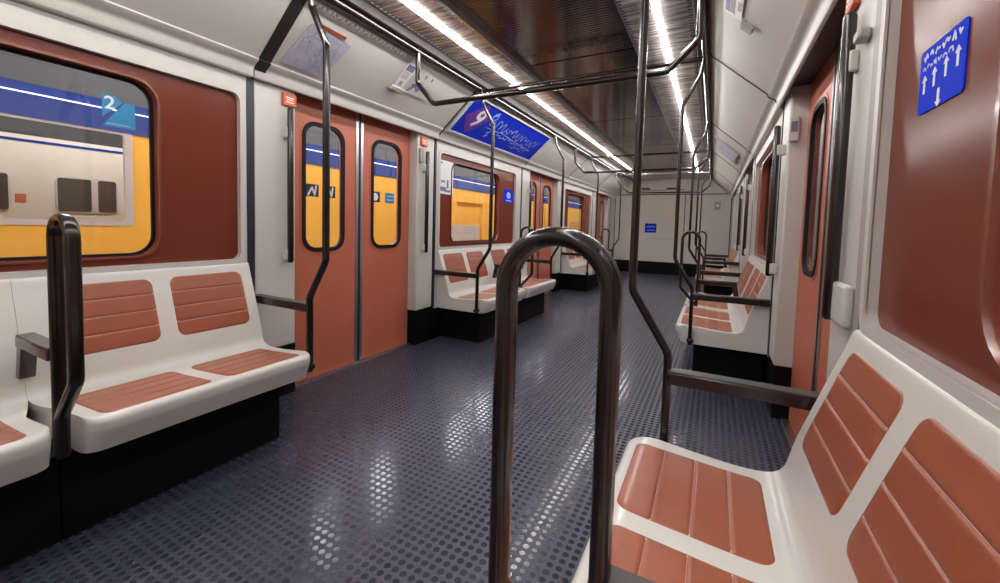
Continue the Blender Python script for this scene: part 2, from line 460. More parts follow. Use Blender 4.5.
for k, y in enumerate((2.18, 5.66, 9.10)):
    where = ('nearest', 'second', 'farthest')[k]
    e = empty('overhead_bar', (0, y, 2.18), '%s dark U-shaped handrail hanging across the ceiling between the two rails' % where, 'handrail', 'overhead U-shaped handrails')
    mb = MB(); pts = fillet([(-.84, 2.175), (-.84, 1.975), (-.705, 1.825), (.705, 1.825), (.84, 1.955), (.84, 2.175)], .055)
    sweep(mb, pts, .0165, .0165, y, 14, 2); mb.obj('bar', M['pole'], e, True)
for k, y in enumerate((3.04, 6.53)):
    where = ('nearer', 'farther')[k]
    e = empty('cross_bar', (0, y, 2.18), '%s straight dark crossbar joining the two lengthwise ceiling rails' % where, 'handrail', 'straight ceiling crossbars')
    mb = MB(); sweep(mb, [(-.83, 2.18), (.83, 2.18)], .014, .014, y, 12, 2); mb.obj('bar', M['pole'], e, True)

# upright poles with armrests -----------------------------------
def pole(s, y, label, fd):
    az = .592 if (s < 0 or y > 2) else .574
    e = empty('grab_pole', (s*.837, y, .28), label, 'pole', 'bent grab poles at the bench ends')
    pts = fillet([(s*.837, .285), (s*.837, .665), (s*.72, .855), (s*.72, 1.88), (s*.822, 2.07), (s*.835, 2.165)], .07)
    mb = MB(); sweep(mb, pts, .0125, .0185, y, 16); mb.obj('pole', M['pole'], e, True)
    x0, x1 = sorted((s*.838, s*1.275))
    o = box('armrest', x0, x1, y-.024, y+.024, az, az+.04, M['pole'], e, .006, 2)
    o2 = box('armrest_cap', x0, x1, y-.021, y+.021, az+.038, az+.0425, M['armt'], e)
    mb = MB(); ya, yb = sorted((y-fd*.02, y+fd*.021)); mb.box(min(s*.818, s*.86), max(s*.818, s*.86), ya, yb, .298, .322)
    mb.obj('foot_bracket', M['pole'], e, False, .003)
def hoop(s, y, label):
    e = empty('grab_hoop', (s*.84, y, .262), label, 'hoop', 'arched grab hoops between bench pairs')
    zt = 1.0385; r = .067
    pts = fillet([(s*.843, .285), (s*.843, zt), (s*.708, zt), (s*.708, .555), (s*.828, .42), (s*.834, .285)], [0, r, r, .05, .05, 0], 12)
    mb = MB(); sweep(mb, pts, .0122, .0185, y, 16); mb.obj('hoop', M['pole'], e, True)
    x0, x1 = sorted((s*.852, s*1.14))
    box('armrest', x0, x1, y-.024, y+.024, .592, .632, M['pole'], e, .006, 2)
    box('armrest_cap', x0, x1, y-.021, y+.021, .630, .6345, M['armt'], e)
    mb = MB(); xs = [(1.095, .60), (1.14, .60), (1.165, .48), (1.128, .48)]
    v = [(s*x, y-.02, z) for x, z in xs]+[(s*x, y+.02, z) for x, z in xs]
    mb.add(v, [(0, 1, 2, 3), (7, 6, 5, 4)]+[(j, (j+1) % 4, 4+(j+1) % 4, 4+j) for j in range(4)])
    mb.obj('armrest_bracket', M['pole'], e, False, .003)

POLE_Y = [(0, 'far', 1.365), (1, 'near', 3.012), (1, 'far', 4.812), (2, 'near', 6.502), (2, 'far', 8.302)]
PL = {
 (-1, 0): 'dark bent grab pole with armrest, left, just before the first salmon door',
 (-1, 1): 'dark bent grab pole with armrest in front of the blue advert, left side',
 (-1, 2): 'thin dark bent grab pole on the left, just before the second left door',
 (-1, 3): 'thin dark grab pole on the left, just beyond the second left door',
 (-1, 4): 'thin dark grab pole on the left, the one nearest the end wall',
 (1, 0): 'tall dark foreground grab pole with wide armrest, right behind the large arched hoop',
 (1, 1): 'dark bent grab pole with armrest in front of the second right bench',
 (1, 2): 'thin dark bent grab pole on the right, at the second right door',
 (1, 3): 'thin dark grab pole on the right, just beyond the second right door',
 (1, 4): 'thin dark grab pole on the right, the one nearest the end wall'}
HL = {
 (-1, 0): 'dark arched grab hoop at the left edge, between the two nearest left benches',
 (-1, 1): 'small dark arched grab hoop in the middle of the second left seating bay',
 (-1, 2): 'tiny dark arched grab hoop in the farthest left seating bay',
 (1, 0): 'large dark arched grab hoop in the foreground centre, rising beside the nearest right bench',
 (1, 1): 'small dark arched grab hoop in the middle of the second right seating bay',
 (1, 2): 'tiny dark arched grab hoop in the farthest right seating bay'}
for s in (-1, 1):
    for i, (z, w_, y) in enumerate(POLE_Y): pole(s, y, PL[(s, i)], -1 if w_ == 'far' else 1)
    for i, y in enumerate(HOOP): hoop(s, y, HL[(s, i)])

# ------------------------------------------------------------------ benches
TOP = [(.742, .372), (.7425, .392), (.755, .404), (.785, .405), (.84, .400), (.92, .394), (1.00, .388), (1.06, .386), (1.105, .390), (1.132, .402), (1.148, .425), (1.157, .46), (1.170, .51), (1.200, .60), (1.232, .695), (1.254, .757), (1.264, .790), (1.271, .808), (1.2795, .814)]
def catmull(P, n=5):
    out = []
    for i in range(len(P)-1):
        p0 = Vector(P[max(i-1, 0)]); p1 = Vector(P[i]); p2 = Vector(P[i+1]); p3 = Vector(P[min(i+2, len(P)-1)])
        for k in range(n):
            t = k/n
            out.append(.5*((2*p1)+(-p0+p2)*t+(2*p0-5*p1+4*p2-p3)*t*t+(-p0+3*p1-3*p2+p3)*t**3))
    out.append(Vector(P[-1])); return out
TP = catmull(TOP, 5)
AR = [0]
for a, b in zip(TP, TP[1:]): AR.append(AR[-1]+(b-a).length)
def prof(t):
    t = max(0, min(AR[-1], t))
    for i in range(len(AR)-1):
        if t <= AR[i+1]:
            u = (t-AR[i])/max(1e-9, AR[i+1]-AR[i]); p = TP[i].lerp(TP[i+1], u)
            d = (TP[min(i+2, len(TP)-1)]-TP[max(i-1, 0)]).normalized()
            return p, Vector((-d.y, d.x))
    return TP[-1], Vector((0, 1))
def arc_at(fn):
    for i, p in enumerate(TP):
        if fn(p): return AR[i]
T_SEAT = (arc_at(lambda p: p.x >= .768), arc_at(lambda p: p.x >= 1.088))
T_BACK = (arc_at(lambda p: p.x > 1.1 and p.y >= .503), arc_at(lambda p: p.x > 1.1 and p.y >= .771))

def shell_mesh(s, y0, y1, r0, r1, x0=0, x1=0):
    """closed bench body; r0/r1 = corner radius at the two ends"""
    UND = [(.743, .362), (.747, .353), (.774, .288), (.790, .284)]
    loop0 = [Vector(p) for p in TP]
    def section(y):
        sh = 0
        for e, r, d in ((y0, r0, y-y0), (y1, r1, y1-y)):
            if d < r: sh = max(sh, r-math.sqrt(max(0, r*r-(r-d)**2)))
        dip = .004*math.cos((y-(y0+y1)/2)/((y1-y0)/2)*PI*2)
        pts = []
        for p in loop0:
            w = max(0, min(1, (.95-p.x)/.2)); x = p.x+sh*w
            wy = max(0, min(1, (p.x-1.0)/.13))
            yy = y-x0*wy*max(0, 1-(y-y0)/.06)+x1*wy*max(0, 1-(y1-y)/.06)
            pts.append((s*x, yy, p.y))
        pts += [(s*1.2795, pts[-1][1], .284)]
        und = [(s*(x+sh*(.98 if x < .76 else .8)), y, z) for x, z in reversed(UND)]
        return pts+und
    ys = []
    for e, r, sg in ((y0, r0, 1),):
        ys += [y0+r*(1-math.cos(PI/2*k/8)) for k in range(9)]
    ys += [y0+r0+(y1-r1-y0-r0)*k/12 for k in range(1, 12)]
    ys += [y1-r1*(1-math.cos(PI/2*k/8)) for k in range(8, -1, -1)]
    rings = [section(y) for y in ys]; k = len(rings[0]); v = [p for r in rings for p in r]; fc = []
    for i in range(len(rings)-1):
        for j in range(k): fc.append((i*k+j, i*k+(j+1) % k, (i+1)*k+(j+1) % k, (i+1)*k+j))
    fc += [tuple(range(k)), tuple(range((len(rings)-1)*k+k-1, (len(rings)-1)*k-1, -1))]
    return v, fc
def pad_mesh(s, t0, t1, y0, y1, rc, nstrip):
    ts = set(); L_ = t1-t0
    for k in range(33): ts.add(round(t0+L_*k/32, 5))
    for d in (.002, .005, .009, .014, .020, .028): ts.add(round(t0+d, 5)); ts.add(round(t1-d, 5))
    gr = [t0+L_*k/nstrip for k in range(1, nstrip)]
    for g in gr:
        for d in (-.006, -.003, -.0012, 0, .0012, .003, .006): ts.add(round(g+d, 5))
    ts = sorted(ts); us = [-1, -.992, -.975, -.94, -.85, -.6, -.3, 0, .3, .6, .85, .94, .975, .992, 1]
    v = []; fc = []; ym = (y0+y1)/2; hw = (y1-y0)/2
    for t in ts:
        d = min(t-t0, t1-t); ins = rc-math.sqrt(max(0, rc*rc-(rc-d)**2)) if d < rc else 0
        p, nn = prof(t)
        for u in us:
            e = min(d, (1-abs(u))*hw+.0)
            h = .0040*min(1, (max(0, e)/.008)**.5)-.0008
            for g in gr:
                q = abs(t-g)
                if q < .006 and abs(u) < .98: h -= .0034*(1-q/.006)**1.2
            v.append((s*(p.x+nn.x*h), ym+u*(hw-ins), p.y+nn.y*h))
    k = len(us)
    for i in range(len(ts)-1):
        for j in range(k-1): fc.append((i*k+j, i*k+j+1, (i+1)*k+j+1, (i+1)*k+j))
    return v, fc

BL = {
 (-1, 0, 0): 'white shell bench with terracotta pads at the bottom left edge, before the left hoop',
 (-1, 0, 1): 'white two-seat bench with terracotta pads on the left, between the left hoop and first door',
 (-1, 1, 0): 'white two-seat bench with reddish pads under the advert, nearer half of the second left bay',
 (-1, 1, 1): 'white two-seat bench with reddish pads, farther half of the second left bay',
 (-1, 2, 0): 'small white bench beyond the second left door, nearer half of the farthest left bay',
 (-1, 2, 1): 'small white bench by the third left door, farther half of the farthest left bay',
 (1, 0, 0): 'white shell bench with terracotta pads in the bottom right corner, before the foreground hoop',
 (1, 0, 1): 'large white two-seat bench with terracotta pads at lower right, beyond the foreground hoop',
 (1, 1, 0): 'white two-seat bench with terracotta pads, nearer half of the second right bay',
 (1, 1, 1): 'white two-seat bench with terracotta pads, farther half of the second right bay',
 (1, 2, 0): 'tiny white bench in the farthest right bay, its nearer half',
 (1, 2, 1): 'tiny white bench in the farthest right bay, its half next to the end wall'}
def bench(s, y0, y1, e0, e1, label):
    """y0,y1 = extent; e0/e1: True where the end is a bay end (black base set back)"""
    e = empty('bench_seat', (s*1.0, (y0+y1)/2, 0), label, 'bench', 'white moulded two-seat benches along the walls')
    v, fc = shell_mesh(s, y0, y1, .05, .05, 0 if e0 else .0355, 0 if e1 else .0355)
    sh = link('seat_shell', v, fc, M['shell'], e, True)
    w = (y1-y0-.045*2-.055)/2
    for k in range(2):
        p0 = y0+.045+k*(w+.055); p1 = p0+w
        v, fc = pad_mesh(s, T_SEAT[0], T_SEAT[1], p0, p1, .032, 4); link('seat_pad', v, fc, M['pad'], e, True)
        v, fc = pad_mesh(s, T_BACK[0], T_BACK[1], p0+.005, p1-.005, .035, 4); link('back_pad', v, fc, M['pad'], e, True)
    b0 = y0+(.075 if e0 else -.035); b1 = y1-(.10 if e1 else -.035)
    box('base_box', s*.86, s*1.276, b0, b1, 0, .286, M['plinth'], e, .004)
    return e
for s in (-1, 1):
    for z, (b0, b1) in enumerate(BENCH):
        h = HOOP[z]
        a0 = b0+.052; a1 = b1-(.02 if z == 0 else .042)
        bench(s, a0, h-.036, True, False, BL[(s, z, 0)])
        bench(s, h+.036, a1, False, True, BL[(s, z, 1)])

# ------------------------------------------------------------------ things on the walls
def text_mesh(name, body, size, m, parent, origin, ux, uz, bold=0, shear=0):
    """flat lettering: origin, unit vectors ux (reading direction), uz (up)"""
    cu = bpy.data.curves.new(name, 'FONT'); cu.body = body; cu.size = size; cu.extrude = .0004; cu.offset = bold; cu.shear = shear
    cu.align_x = 'CENTER'; cu.align_y = 'CENTER'
    t = bpy.data.objects.new(name+'_tmp', cu); C.objects.link(t)
    dg = bpy.context.evaluated_depsgraph_get(); dg.update()
    me = bpy.data.meshes.new_from_object(t.evaluated_get(dg)); bpy.data.objects.remove(t)
    ux = Vector(ux).normalized(); uz = Vector(uz).normalized(); nz = ux.cross(uz)
    for v in me.vertices:
        c = v.co; v.co = Vector(origin)+ux*c.x+uz*c.y+nz*c.z
    me.materials.clear(); me.materials.append(m)
    o = bpy.data.objects.new(name, me); C.objects.link(o)
    if parent: o.parent = parent; o.matrix_parent_inverse = Matrix.Translation(-parent.location)
    return o
def frame_on(origin, ux, uz):
    ux = Vector(ux).normalized(); uz = Vector(uz).normalized(); nz = ux.cross(uz); o = Vector(origin)
    def P(a, b, h=0): return tuple(o+ux*a+uz*b+nz*h)
    return P
def plate(name, P, poly, h0, h1, m, parent=None):
    n = len(poly); v = [P(a, b, h0) for a, b in poly]+[P(a, b, h1) for a, b in poly]
    f = [tuple(range(n)), tuple(range(2*n-1, n-1, -1))]+[(k, (k+1) % n, n+(k+1) % n, n+k) for k in range(n)]
    return link(name, v, f, m, parent)
def rect(a0, a1, b0, b1): return [(a0, b0), (a1, b0), (a1, b1), (a0, b1)]
def multi(name, P, polys, h0, h1, m, parent=None):
    mb = MB()
    for poly in polys:
        n = len(poly); v = [P(a, b, h0) for a, b in poly]+[P(a, b, h1) for a, b in poly]
        mb.add(v, [tuple(range(n)), tuple(range(2*n-1, n-1, -1))]+[(k, (k+1) % n, n+(k+1) % n, n+k) for k in range(n)])
    return mb.obj(name, m, parent)
def stroke(pts, w):
    """thin ribbon quads along a polyline"""
    out = []
    for a, b in zip(pts, pts[1:]):
        d = Vector((b[0]-a[0], b[1]-a[1]))
        if d.length < 1e-6: continue
        d.normalize(); n = Vector((-d.y, d.x))*w/2; e = d*w*.3
        out.append([(a[0]-n.x-e.x, a[1]-n.y-e.y), (b[0]-n.x+e.x, b[1]-n.y+e.y), (b[0]+n.x+e.x, b[1]+n.y+e.y), (a[0]+n.x-e.x, a[1]+n.y-e.y)])
    return out
def arrow(x, y, h, up=True, w=.014):
    sg = 1 if up else -1
    return [[(x-w*.22, y-sg*h/2), (x+w*.22, y-sg*h/2), (x+w*.22, y+sg*h*.2), (x-w*.22, y+sg*h*.2)],
            [(x-w*.6, y+sg*h*.18), (x+w*.6, y+sg*h*.18), (x, y+sg*h/2)]]

# reading frames: left wall is read towards +y, right wall towards -y
def wallframe(s, x, y, z): return frame_on((s*x, y, z), (0, 1 if s < 0 else -1, 0), (0, 0, 1))
CA = math.atan2(1.884-2.168, 1.196-.88)
cdir = Vector((1.196-.88, 1.884-2.168)).normalized()      # down the cove
def coveframe(s, t, y, off=.0):
    """origin at distance t down the cove's straight part"""
    ox = .88+cdir.x*t; oz = 2.168+cdir.y*t
    return frame_on((s*ox, y, oz), (0, 1 if s < 0 else -1, 0), (-s*cdir.x, 0, -cdir.y))
def at_cove(name, s, t, y, *a):
    e = empty(name, (s*(.88+cdir.x*t), y, 2.168+cdir.y*t), *a); return e

# blue advert panel
e = at_cove('advert_panel', -1, .215, 3.9, 'blue lit-looking advert panel with a 9 badge and handwriting on the left cove', 'advert panel')
P = coveframe(-1, .215, 3.9)
SK = .0
multi('silver_frame', P, [rect(-.90, .90, -.205, -.187), rect(-.90, .90, .187, .205), rect(-.90, -.875, -.187, .187), rect(.875, .90, -.187, .187)], .010, .026, M['adframe'], e)
plate('blue_sheet', P, rect(-.876, .876, -.188, .188), .010, .018, M['adblue'], e)
plate('badge', P, [(-.83, .0), (-.665, -.17), (-.47, .03), (-.63, .18)], .018, .0195, M['purple'], e)
text_mesh('badge_number', '9', .27, M['paper'], e, P(-.645, .01, .020), (0, 1, 0), (cdir.x, 0, -cdir.y), .006, .2)
polys = []
random.seed(11)
for row, (b, a0, a1, amp) in enumerate(((.045, -.42, .74, .05), (-.045, -.36, .66, .02), (-.115, .22, .5, .012))):
    pts = []; a = a0; ph = random.random()*6
    while a < a1:
        ph += .9
        pts.append((a+.016*math.sin(ph*1.3), b-.03*(a-a0)+amp*math.sin(ph)*(.35+.65*abs(math.sin(a*7.3+row)))+(.012*math.sin(a*20))))
        a += .013
    polys += stroke(pts, .006)
polys += stroke([(-.44, -.03), (-.1, -.02), (.3, -.055), (.7, -.075)], .005)
polys += stroke([(-.45, .12), (-.40, .155), (-.37, .10), (-.42, .05), (-.46, .10), (-.40, .13)], .007)
polys += stroke([(-.33, -.06), (-.36, -.13), (-.31, -.10)], .006)
multi('handwriting', P, polys, .018, .0195, M['script'], e)

# network map sheet and its red header, left cove above the first door
e = at_cove('network_map', -1, .20, 1.60, 'faded lilac network map sheet on the left cove above the first door', 'map')
P = coveframe(-1, .20, 1.60)
plate('map_sheet', P, [(-.165, -.195), (.10, -.195), (.15, .055), (-.12, .075)], .0045, .006, M['lilac'], e)
pl = []
for q in range(16):
    a = random.uniform(-.11, .08); b = random.uniform(-.16, .03); pts = [(a, b)]
    for r in range(5):
        a = max(-.12, min(.09, a+random.uniform(-.06, .06))); b = max(-.18, min(.045, b+random.uniform(-.05, .05))); pts.append((a, b))
    pl += stroke(pts, .0035)
multi('map_lines', P, pl, .006, .0068, M['maptrace'], e)
o = plate('map_header_strip', coveframe(-1, .118, 1.61), rect(-.085, .085, -.011, .011), .0045, .007, M['redstrip'])
tag(o, 'narrow red strip sticker on the left cove, above the faded map', 'sticker')
# grey lettered slot band at the cove top
e = at_cove('lettered_band', -1, .015, 1.80, 'grey translucent lettered strip along the top of the left cove, beside the ceiling rail', 'strip')
P = coveframe(-1, .03, 1.80)
plate('band', P, rect(-.38, .40, -.028, .028), .0045, .0062, M['grey'], e)
multi('lettering', P, [q for k in range(22) for q in stroke([(-.34+.031*k, -.012), (-.336+.031*k, .012), (-.328+.031*k, .0-.004*(k%3)), (-.32+.031*k, .012*(-1)**k)], .0045)], .0062, .0068, M['paper'], e)
# notices
def notice(name, s, t, y, w, h, label, cat='notice', dark=False):
    e = at_cove(name, s, t, y, label, cat)
    P = coveframe(s, t, y)
    plate('sheet', P, rect(-w/2, w/2, -h/2, h/2), .0045, .006, M['paper'], e)
    multi('blue_block', P, [rect(-w*.42, w*.42, h*.18, h*.42)], .006, .0068, M['mapline'], e)
    multi('print', P, [rect(-w*.4, w*.3, h*(.10-.07*k), h*(.13-.07*k)) for k in range(4)]+[rect(-w*.15, w*.2, -h*.42, -h*.24)], .006, .0068, M['grey'], e)
    return P, e
P, e = notice('passenger_notice', -1, .15, 2.235, .085, .20, 'slim white and blue notice in a holder on the left cove above the first door')
plate('holder_lip', P, rect(-.065, .065, -.125, -.098), .0045, .016, M['white'], e)
e = at_cove('pictogram_sheet', -1, .13, 2.43, 'pale pictogram sticker with dark dots, just right of the slim notice on the left cove', 'sticker')
P = coveframe(-1, .13, 2.43)
plate('sheet', P, rect(-.11, .13, -.13, .10), .0045, .0055, M['cove'], e)
multi('marks', P, [rect(-.03, -.015, .02, .05), rect(.04, .055, .02, .05)]+stroke([(-.10, -.11), (-.06, -.05), (-.02, -.09), (.0, -.04)], .02)+stroke([(-.09, -.06), (-.02, -.03)], .02), .0055, .0063, M['mapline'], e)
P, e = notice('passenger_notice', 1, .13, 2.16, .22, .10, 'white and grey notice on the right cove, cut by the picture top')
o = plate('cove_latch', coveframe(1, .22, 2.28), rect(-.03, .03, -.03, .03), .0045, .02, M['grey']); tag(o, 'small grey latch knob below the printed notice on the right cove', 'latch')
# far right cove poster and the dark poster frames further down
e = at_cove('poster_frame', 1, .20, 5.65, 'greyish poster in a frame far down the right cove above the second right door', 'poster')
P = coveframe(1, .20, 5.65)
plate('poster', P, rect(-.35, .35, -.15, .15), .005, .012, M['lilac'], e)
multi('poster_border', P, [rect(-.37, .37, .15, .165), rect(-.37, .37, -.165, -.15), rect(-.37, -.35, -.15, .15), rect(.35, .37, -.15, .15)], .005, .018, M['alu'], e)

# grab handles on the pilasters
def handle(s, y, z0, z1, label, r=.017, off=.042):
    e = empty('grab_bar', (s*(W-off), y, z0), label, 'handle', 'vertical grab handles beside the doors')
    mb = MB(); ns = 12; rg = []; x = s*(W-off)
    zs = [z0, z0+.004, z0+.012, z1-.012, z1-.004, z1]; rr = [.5, .85, 1, 1, .85, .5]
    v = [(x+r*q*math.cos(2*PI*k/ns), y+r*q*math.sin(2*PI*k/ns), zz) for zz, q in zip(zs, rr) for k in range(ns)]
    f = [(i*ns+k, i*ns+(k+1) % ns, (i+1)*ns+(k+1) % ns, (i+1)*ns+k) for i in range(5) for k in range(ns)]+[tuple(range(ns)), tuple(range(5*ns, 6*ns))]
    mb.add(v, f); mb.obj('bar', M['pole'], e, True)
    for zz in (z0+.045, z1-.14):
        x0, x1 = sorted((s*(W-off), s*(W-.0)))
        box('mount', x0, x1, y-.022, y+.022, zz-.03, zz+.03, M['white'], e, .006)
    return e
HLB = {
 (-1, 0): 'black vertical grab handle on the white pilaster left of the first left door',
 (-1, 1): 'black vertical grab handle on the white pilaster right of the first left door',
 (-1, 2): 'thin black vertical grab handle just before the second left door',
 (-1, 3): 'thin black vertical grab handle just beyond the second left door',
 (1, 0): 'long black vertical grab handle at upper right, on the near side of the right door',
 (1, 1): 'black vertical grab handle on the pilaster beyond the first right door',
 (1, 2): 'thin black vertical grab handle just before the second right door',
 (1, 3): 'thin black vertical grab handle just beyond the second right door'}
RB = {(-1, 0): 'small red emergency box above the handle left of the first left door',
 (-1, 1): 'small red emergency box above the handle right of the first left door',
 (1, 0): 'small red emergency box above the long handle at upper right'}
for s in (-1, 1):
    for i, y in enumerate((1.545, 2.815, 5.03, 6.30)):
        if s > 0 and i == 0: handle(s, 1.512, .80, 1.68, HLB[(s, i)], .017, .023)
        else: handle(s, y, .80, 1.69 if i == 0 else 1.66, HLB[(s, i)])
        if (s, i) in RB:
            y_ = y+.015 if i == 0 else y-.01
            e = empty('emergency_box', (s*W, y_, 1.72), RB[(s, i)], 'emergency box', 'red emergency boxes beside the doors')
            z0 = 1.705
            box('box_body', s*(W-.018), s*W, y_-.042, y_+.042, z0, z0+.072, M['red'], e, .005)
            P = wallframe(s, W-.018, y_, z0+.036)
            multi('box_print', P, [rect(-.025, .025, .008, .014), rect(-.02, .02, -.004, .002), rect(-.025, .025, -.018, -.012)], .0, .0012, M['paper'], e)
# small display box on right pilaster beyond the door
e = empty('intercom_box', (1.30, 2.725, 1.55), 'small white box with a dark display on the far jamb of the first right door', 'intercom')
box('casing', 1.279, 1.326, 2.710, 2.739, 1.55, 1.68, M['white'], e, .005)
box('display', 1.288, 1.317, 2.707, 2.710, 1.60, 1.655, M['mapline'], e)
e = empty('intercom_box', (-1.275, 2.79, 1.55), 'small grey call unit under the red box, right of the first left door', 'intercom')
box('casing', -W, -W+.025, 2.745, 2.79, 1.56, 1.68, M['grey'], e, .006)
# lower mount block on near right pilaster
o = box('latch_cover', W-.022, W, 1.375, 1.505, .80, .915, M['white'], None, .008); tag(o, 'white plastic latch cover low beside the long right handle', 'cover')
o = box('camera_bump', W-.03, W, 1.39, 1.44, 1.56, 1.59, M['grey'], None, .008); tag(o, 'small grey knob high on the white pilaster beside the long right handle', 'knob')

# right blue arrow sign
e = empty('arrow_sign', (1.30, 1.06, 1.27), 'blue sign with white arrows and text on the brown panel at upper right', 'sign')
P = wallframe(1, W+.022, 1.057, 1.357)
plate('sign_plate', P, rrect(-.087, .087, -.062, .062, .010, 4), .0, .0025, M['blue'], e)
ar = []
for i, x in enumerate((-.062, -.022, .022, .062)): ar += arrow(x, -.006+.004*i, .036, True, .017)
ar += arrow(0, -.047, .034, False, .019)
multi('arrows', P, ar, .0025, .0033, M['paper'], e)
def scribble(a0, a1, b, h, w, seed):
    rn = random.Random(seed); pts = []; a = a0; out = []
    while a < a1:
        pts = []
        for q in range(rn.randint(3, 6)):
            pts.append((a, b+rn.uniform(-h/2, h/2))); a += h*.32
        out += stroke(pts, w); a += h*.35
    return out
multi('sign_text', P, scribble(-.07, .07, .046, .016, .0045, 3)+scribble(-.07, .04, .026, .010, .003, 4), .0025, .0033, M['paper'], e)

# notice poster and blue sticker in the second left bay
e = empty('wall_poster', (-1.30, 3.18, 1.33), 'pale printed notice on the brown panel left of the second left window', 'poster')
P = wallframe(-1, W+.022, 3.16, 1.485)
plate('sheet', P, rect(-.09, .135, -.155, .155), 0, .002, M['paper'], e)
multi('print', P, [rect(-.07, .02, -.13, -.09), rect(.03, .06, -.1, -.02), rect(-.06, .0, -.05, -.03), rect(.0, .09, -.135, -.115), rect(-.08, -.04, .12, .14)], .002, .0028, M['mapline'], e)
e = empty('round_sticker', (-1.30, 4.5, 1.33), 'blue square sticker on the brown panel right of the second left window', 'sticker')
P = wallframe(-1, W+.022, 4.50, 1.41)
plate('sheet', P, rrect(-.12, .12, -.08, .08, .015, 4), 0, .002, M['blue'], e)
pl = [[(math.cos(2*PI*k/20)*.055, math.sin(2*PI*k/20)*.04+.01) for k in range(20)]]
multi('emblem', P, pl+[rect(-.07, .07, -.06, -.048)], .002, .0026, M['script'], e)

# triangular teal sticker on the nearest left window
e = empty('window_sticker', (-W-.06, .815, 1.42), 'teal square sticker with a white 2 on the nearest left window', 'sticker')
P = wallframe(-1, W+.0615, .816, 1.49)
plate('lower_triangle', P, [(-.055, -.066), (.055, -.066), (.055, .045), (.02, .045)], 0, .0006, M['teal'], e)
plate('upper_triangle', P, [(-.055, .066), (-.055, -.03), (.012, .04), (-.01, .066)], 0, .0006, M['teal'], e)
text_mesh('number', '2', .075, M['paper'], e, P(-.030, .030, .001), (0, 1, 0), (0, 0, 1), .001)
multi('caption', P, [q for k in range(9) for q in stroke([(-.04+.009*k, -.058), (-.038+.009*k, -.050), (-.034+.009*k, -.058+.004*(k%2))], .0022)], .0006, .0012, M['script'], e)
# square stickers on the door glass
for i, (y, lab, d) in enumerate(((1.797, 'dark blue square sticker on the first left door, leftmost of the four', 'a'), (1.93, 'dark blue square sticker on the first left door, second of four, behind the pole', 'b'),
        (2.356, 'pictogram sticker on the first left door, third of the four', 'c'), (2.515, 'blue square sticker on the first left door, rightmost of the four', 'd'))):
    e = empty('door_sticker', (-D-.011, y, 1.245), lab, 'sticker', 'stickers on the first left door windows')
    P = wallframe(-1, D+.0118, y, 1.245)
    plate('sheet', P, rect(-.05, .05, -.04, .04), 0, .0006, M['navy' if i != 3 else 'teal'], e)
    if i == 2: pl = [[(math.cos(2*PI*k/14)*.03, math.sin(2*PI*k/14)*.03) for k in range(14)]]
    elif i == 3: pl = [rect(-.035, .035, .01, .02), rect(-.035, .035, -.02, -.01)]
    else: pl = stroke([(-.03, -.03), (.0, .02), (.02, -.03), (.03, .03)], .012)
    multi('pictogram', P, pl, .0006, .0012, M['paper' if i != 3 else 'script'], e)
# end wall sign + pictogram
P = frame_on((-.40, YE, 1.09), (1, 0, 0), (0, 0, 1))
e = empty('end_wall_sign', (-.40, YE, .97), 'small blue sign on the beige end wall', 'sign')
plate('sign_plate', P, rect(-.13, .13, -.11, .11), .0, .004, M['blue'], e)
multi('lettering', P, stroke([(-.09, .02), (-.05, .05), (-.02, .02), (.03, .05), (.06, .02), (.09, .05)], .016)+[rect(-.09, .09, -.06, -.045)], .004, .005, M['script'], e)
e = empty('pictogram_plate', (.995, YE, 1.52), 'small grey pictogram plate high on the right of the end wall', 'sign')
P = frame_on((.995, YE, 1.62), (1, 0, 0), (0, 0, 1))
plate('plate', P, rect(-.06, .06, -.09, .09), 0, .004, M['grey'], e)
multi('figure', P, [[(math.cos(2*PI*k/12)*.03, .01+math.sin(2*PI*k/12)*.035) for k in range(12)]], .004, .005, M['paper'], e)

# ------------------------------------------------------------------ outside: neighbouring train, light panels, added fill tubes, tunnel
NX = -3.05
e = empty('neighbouring_train', (NX-.3, 4, -.7), 'yellow train with a blue upper band on the next track, through the left windows', 'train')
YN0, YN1 = -6, 16
wins = [(.45-1.9, 1.465-1.7), (.45, 1.465), (9.2, 10.4)]
# side wall built bay by bay with real window openings
cuts = [YN0, -.9, 2.4, 8.6, 11.5, YN1]
ring_plate('body_side', lrect(-.9, 2.4, -.5, 1.67), rrect(.25, 1.465, 1.0, 1.665, .02), NX, NX-.06, M['yellow'], e)
for a, b in ((YN0, -.9), (2.4, 6.0), (6.9, YN1)): box('body_side', NX-.06, NX, a, b, -.5, 1.67, M['yellow'], e)
# a recessed entrance bay far along
box('body_side', NX-.06, NX, 6.0, 6.9, 1.45, 1.67, M['yellow'], e)
box('entrance_door', NX-.10, NX-.05, 6.0, 6.9, .2, 1.45, M['yellow'], e)
box('entrance_step', NX-.06, NX, 6.0, 6.9, -.5, .2, M['yellow'], e)
box('equipment_hatch', NX, NX+.012, 5.85, 6.75, .62, 1.04, M['frame'], e, .01)
box('reflection_line', NX+.01, NX+.018, YN0, YN1, 1.822, 1.830, M['band_reflection'], e)  # glowing strip stands in for light reflected along the blue band
box('blue_band', NX-.07, NX+.01, YN0, YN1, 1.67, 1.89, M['tblue'], e)
rf = MB(); prf = [(NX, 1.89), (NX-.10, 2.12), (NX-.35, 2.32), (NX-.9, 2.42), (NX-.9, 2.36), (NX-.3, 2.22), (NX-.06, 1.88)]
k = len(prf); rf.add([(x, YN0, z) for x, z in prf]+[(x, YN1, z) for x, z in prf], [tuple(range(k)), tuple(range(2*k-1, k-1, -1))]+[(j, (j+1) % k, k+(j+1) % k, k+j) for j in range(k)])
rf.obj('roof', M['troof'], e)
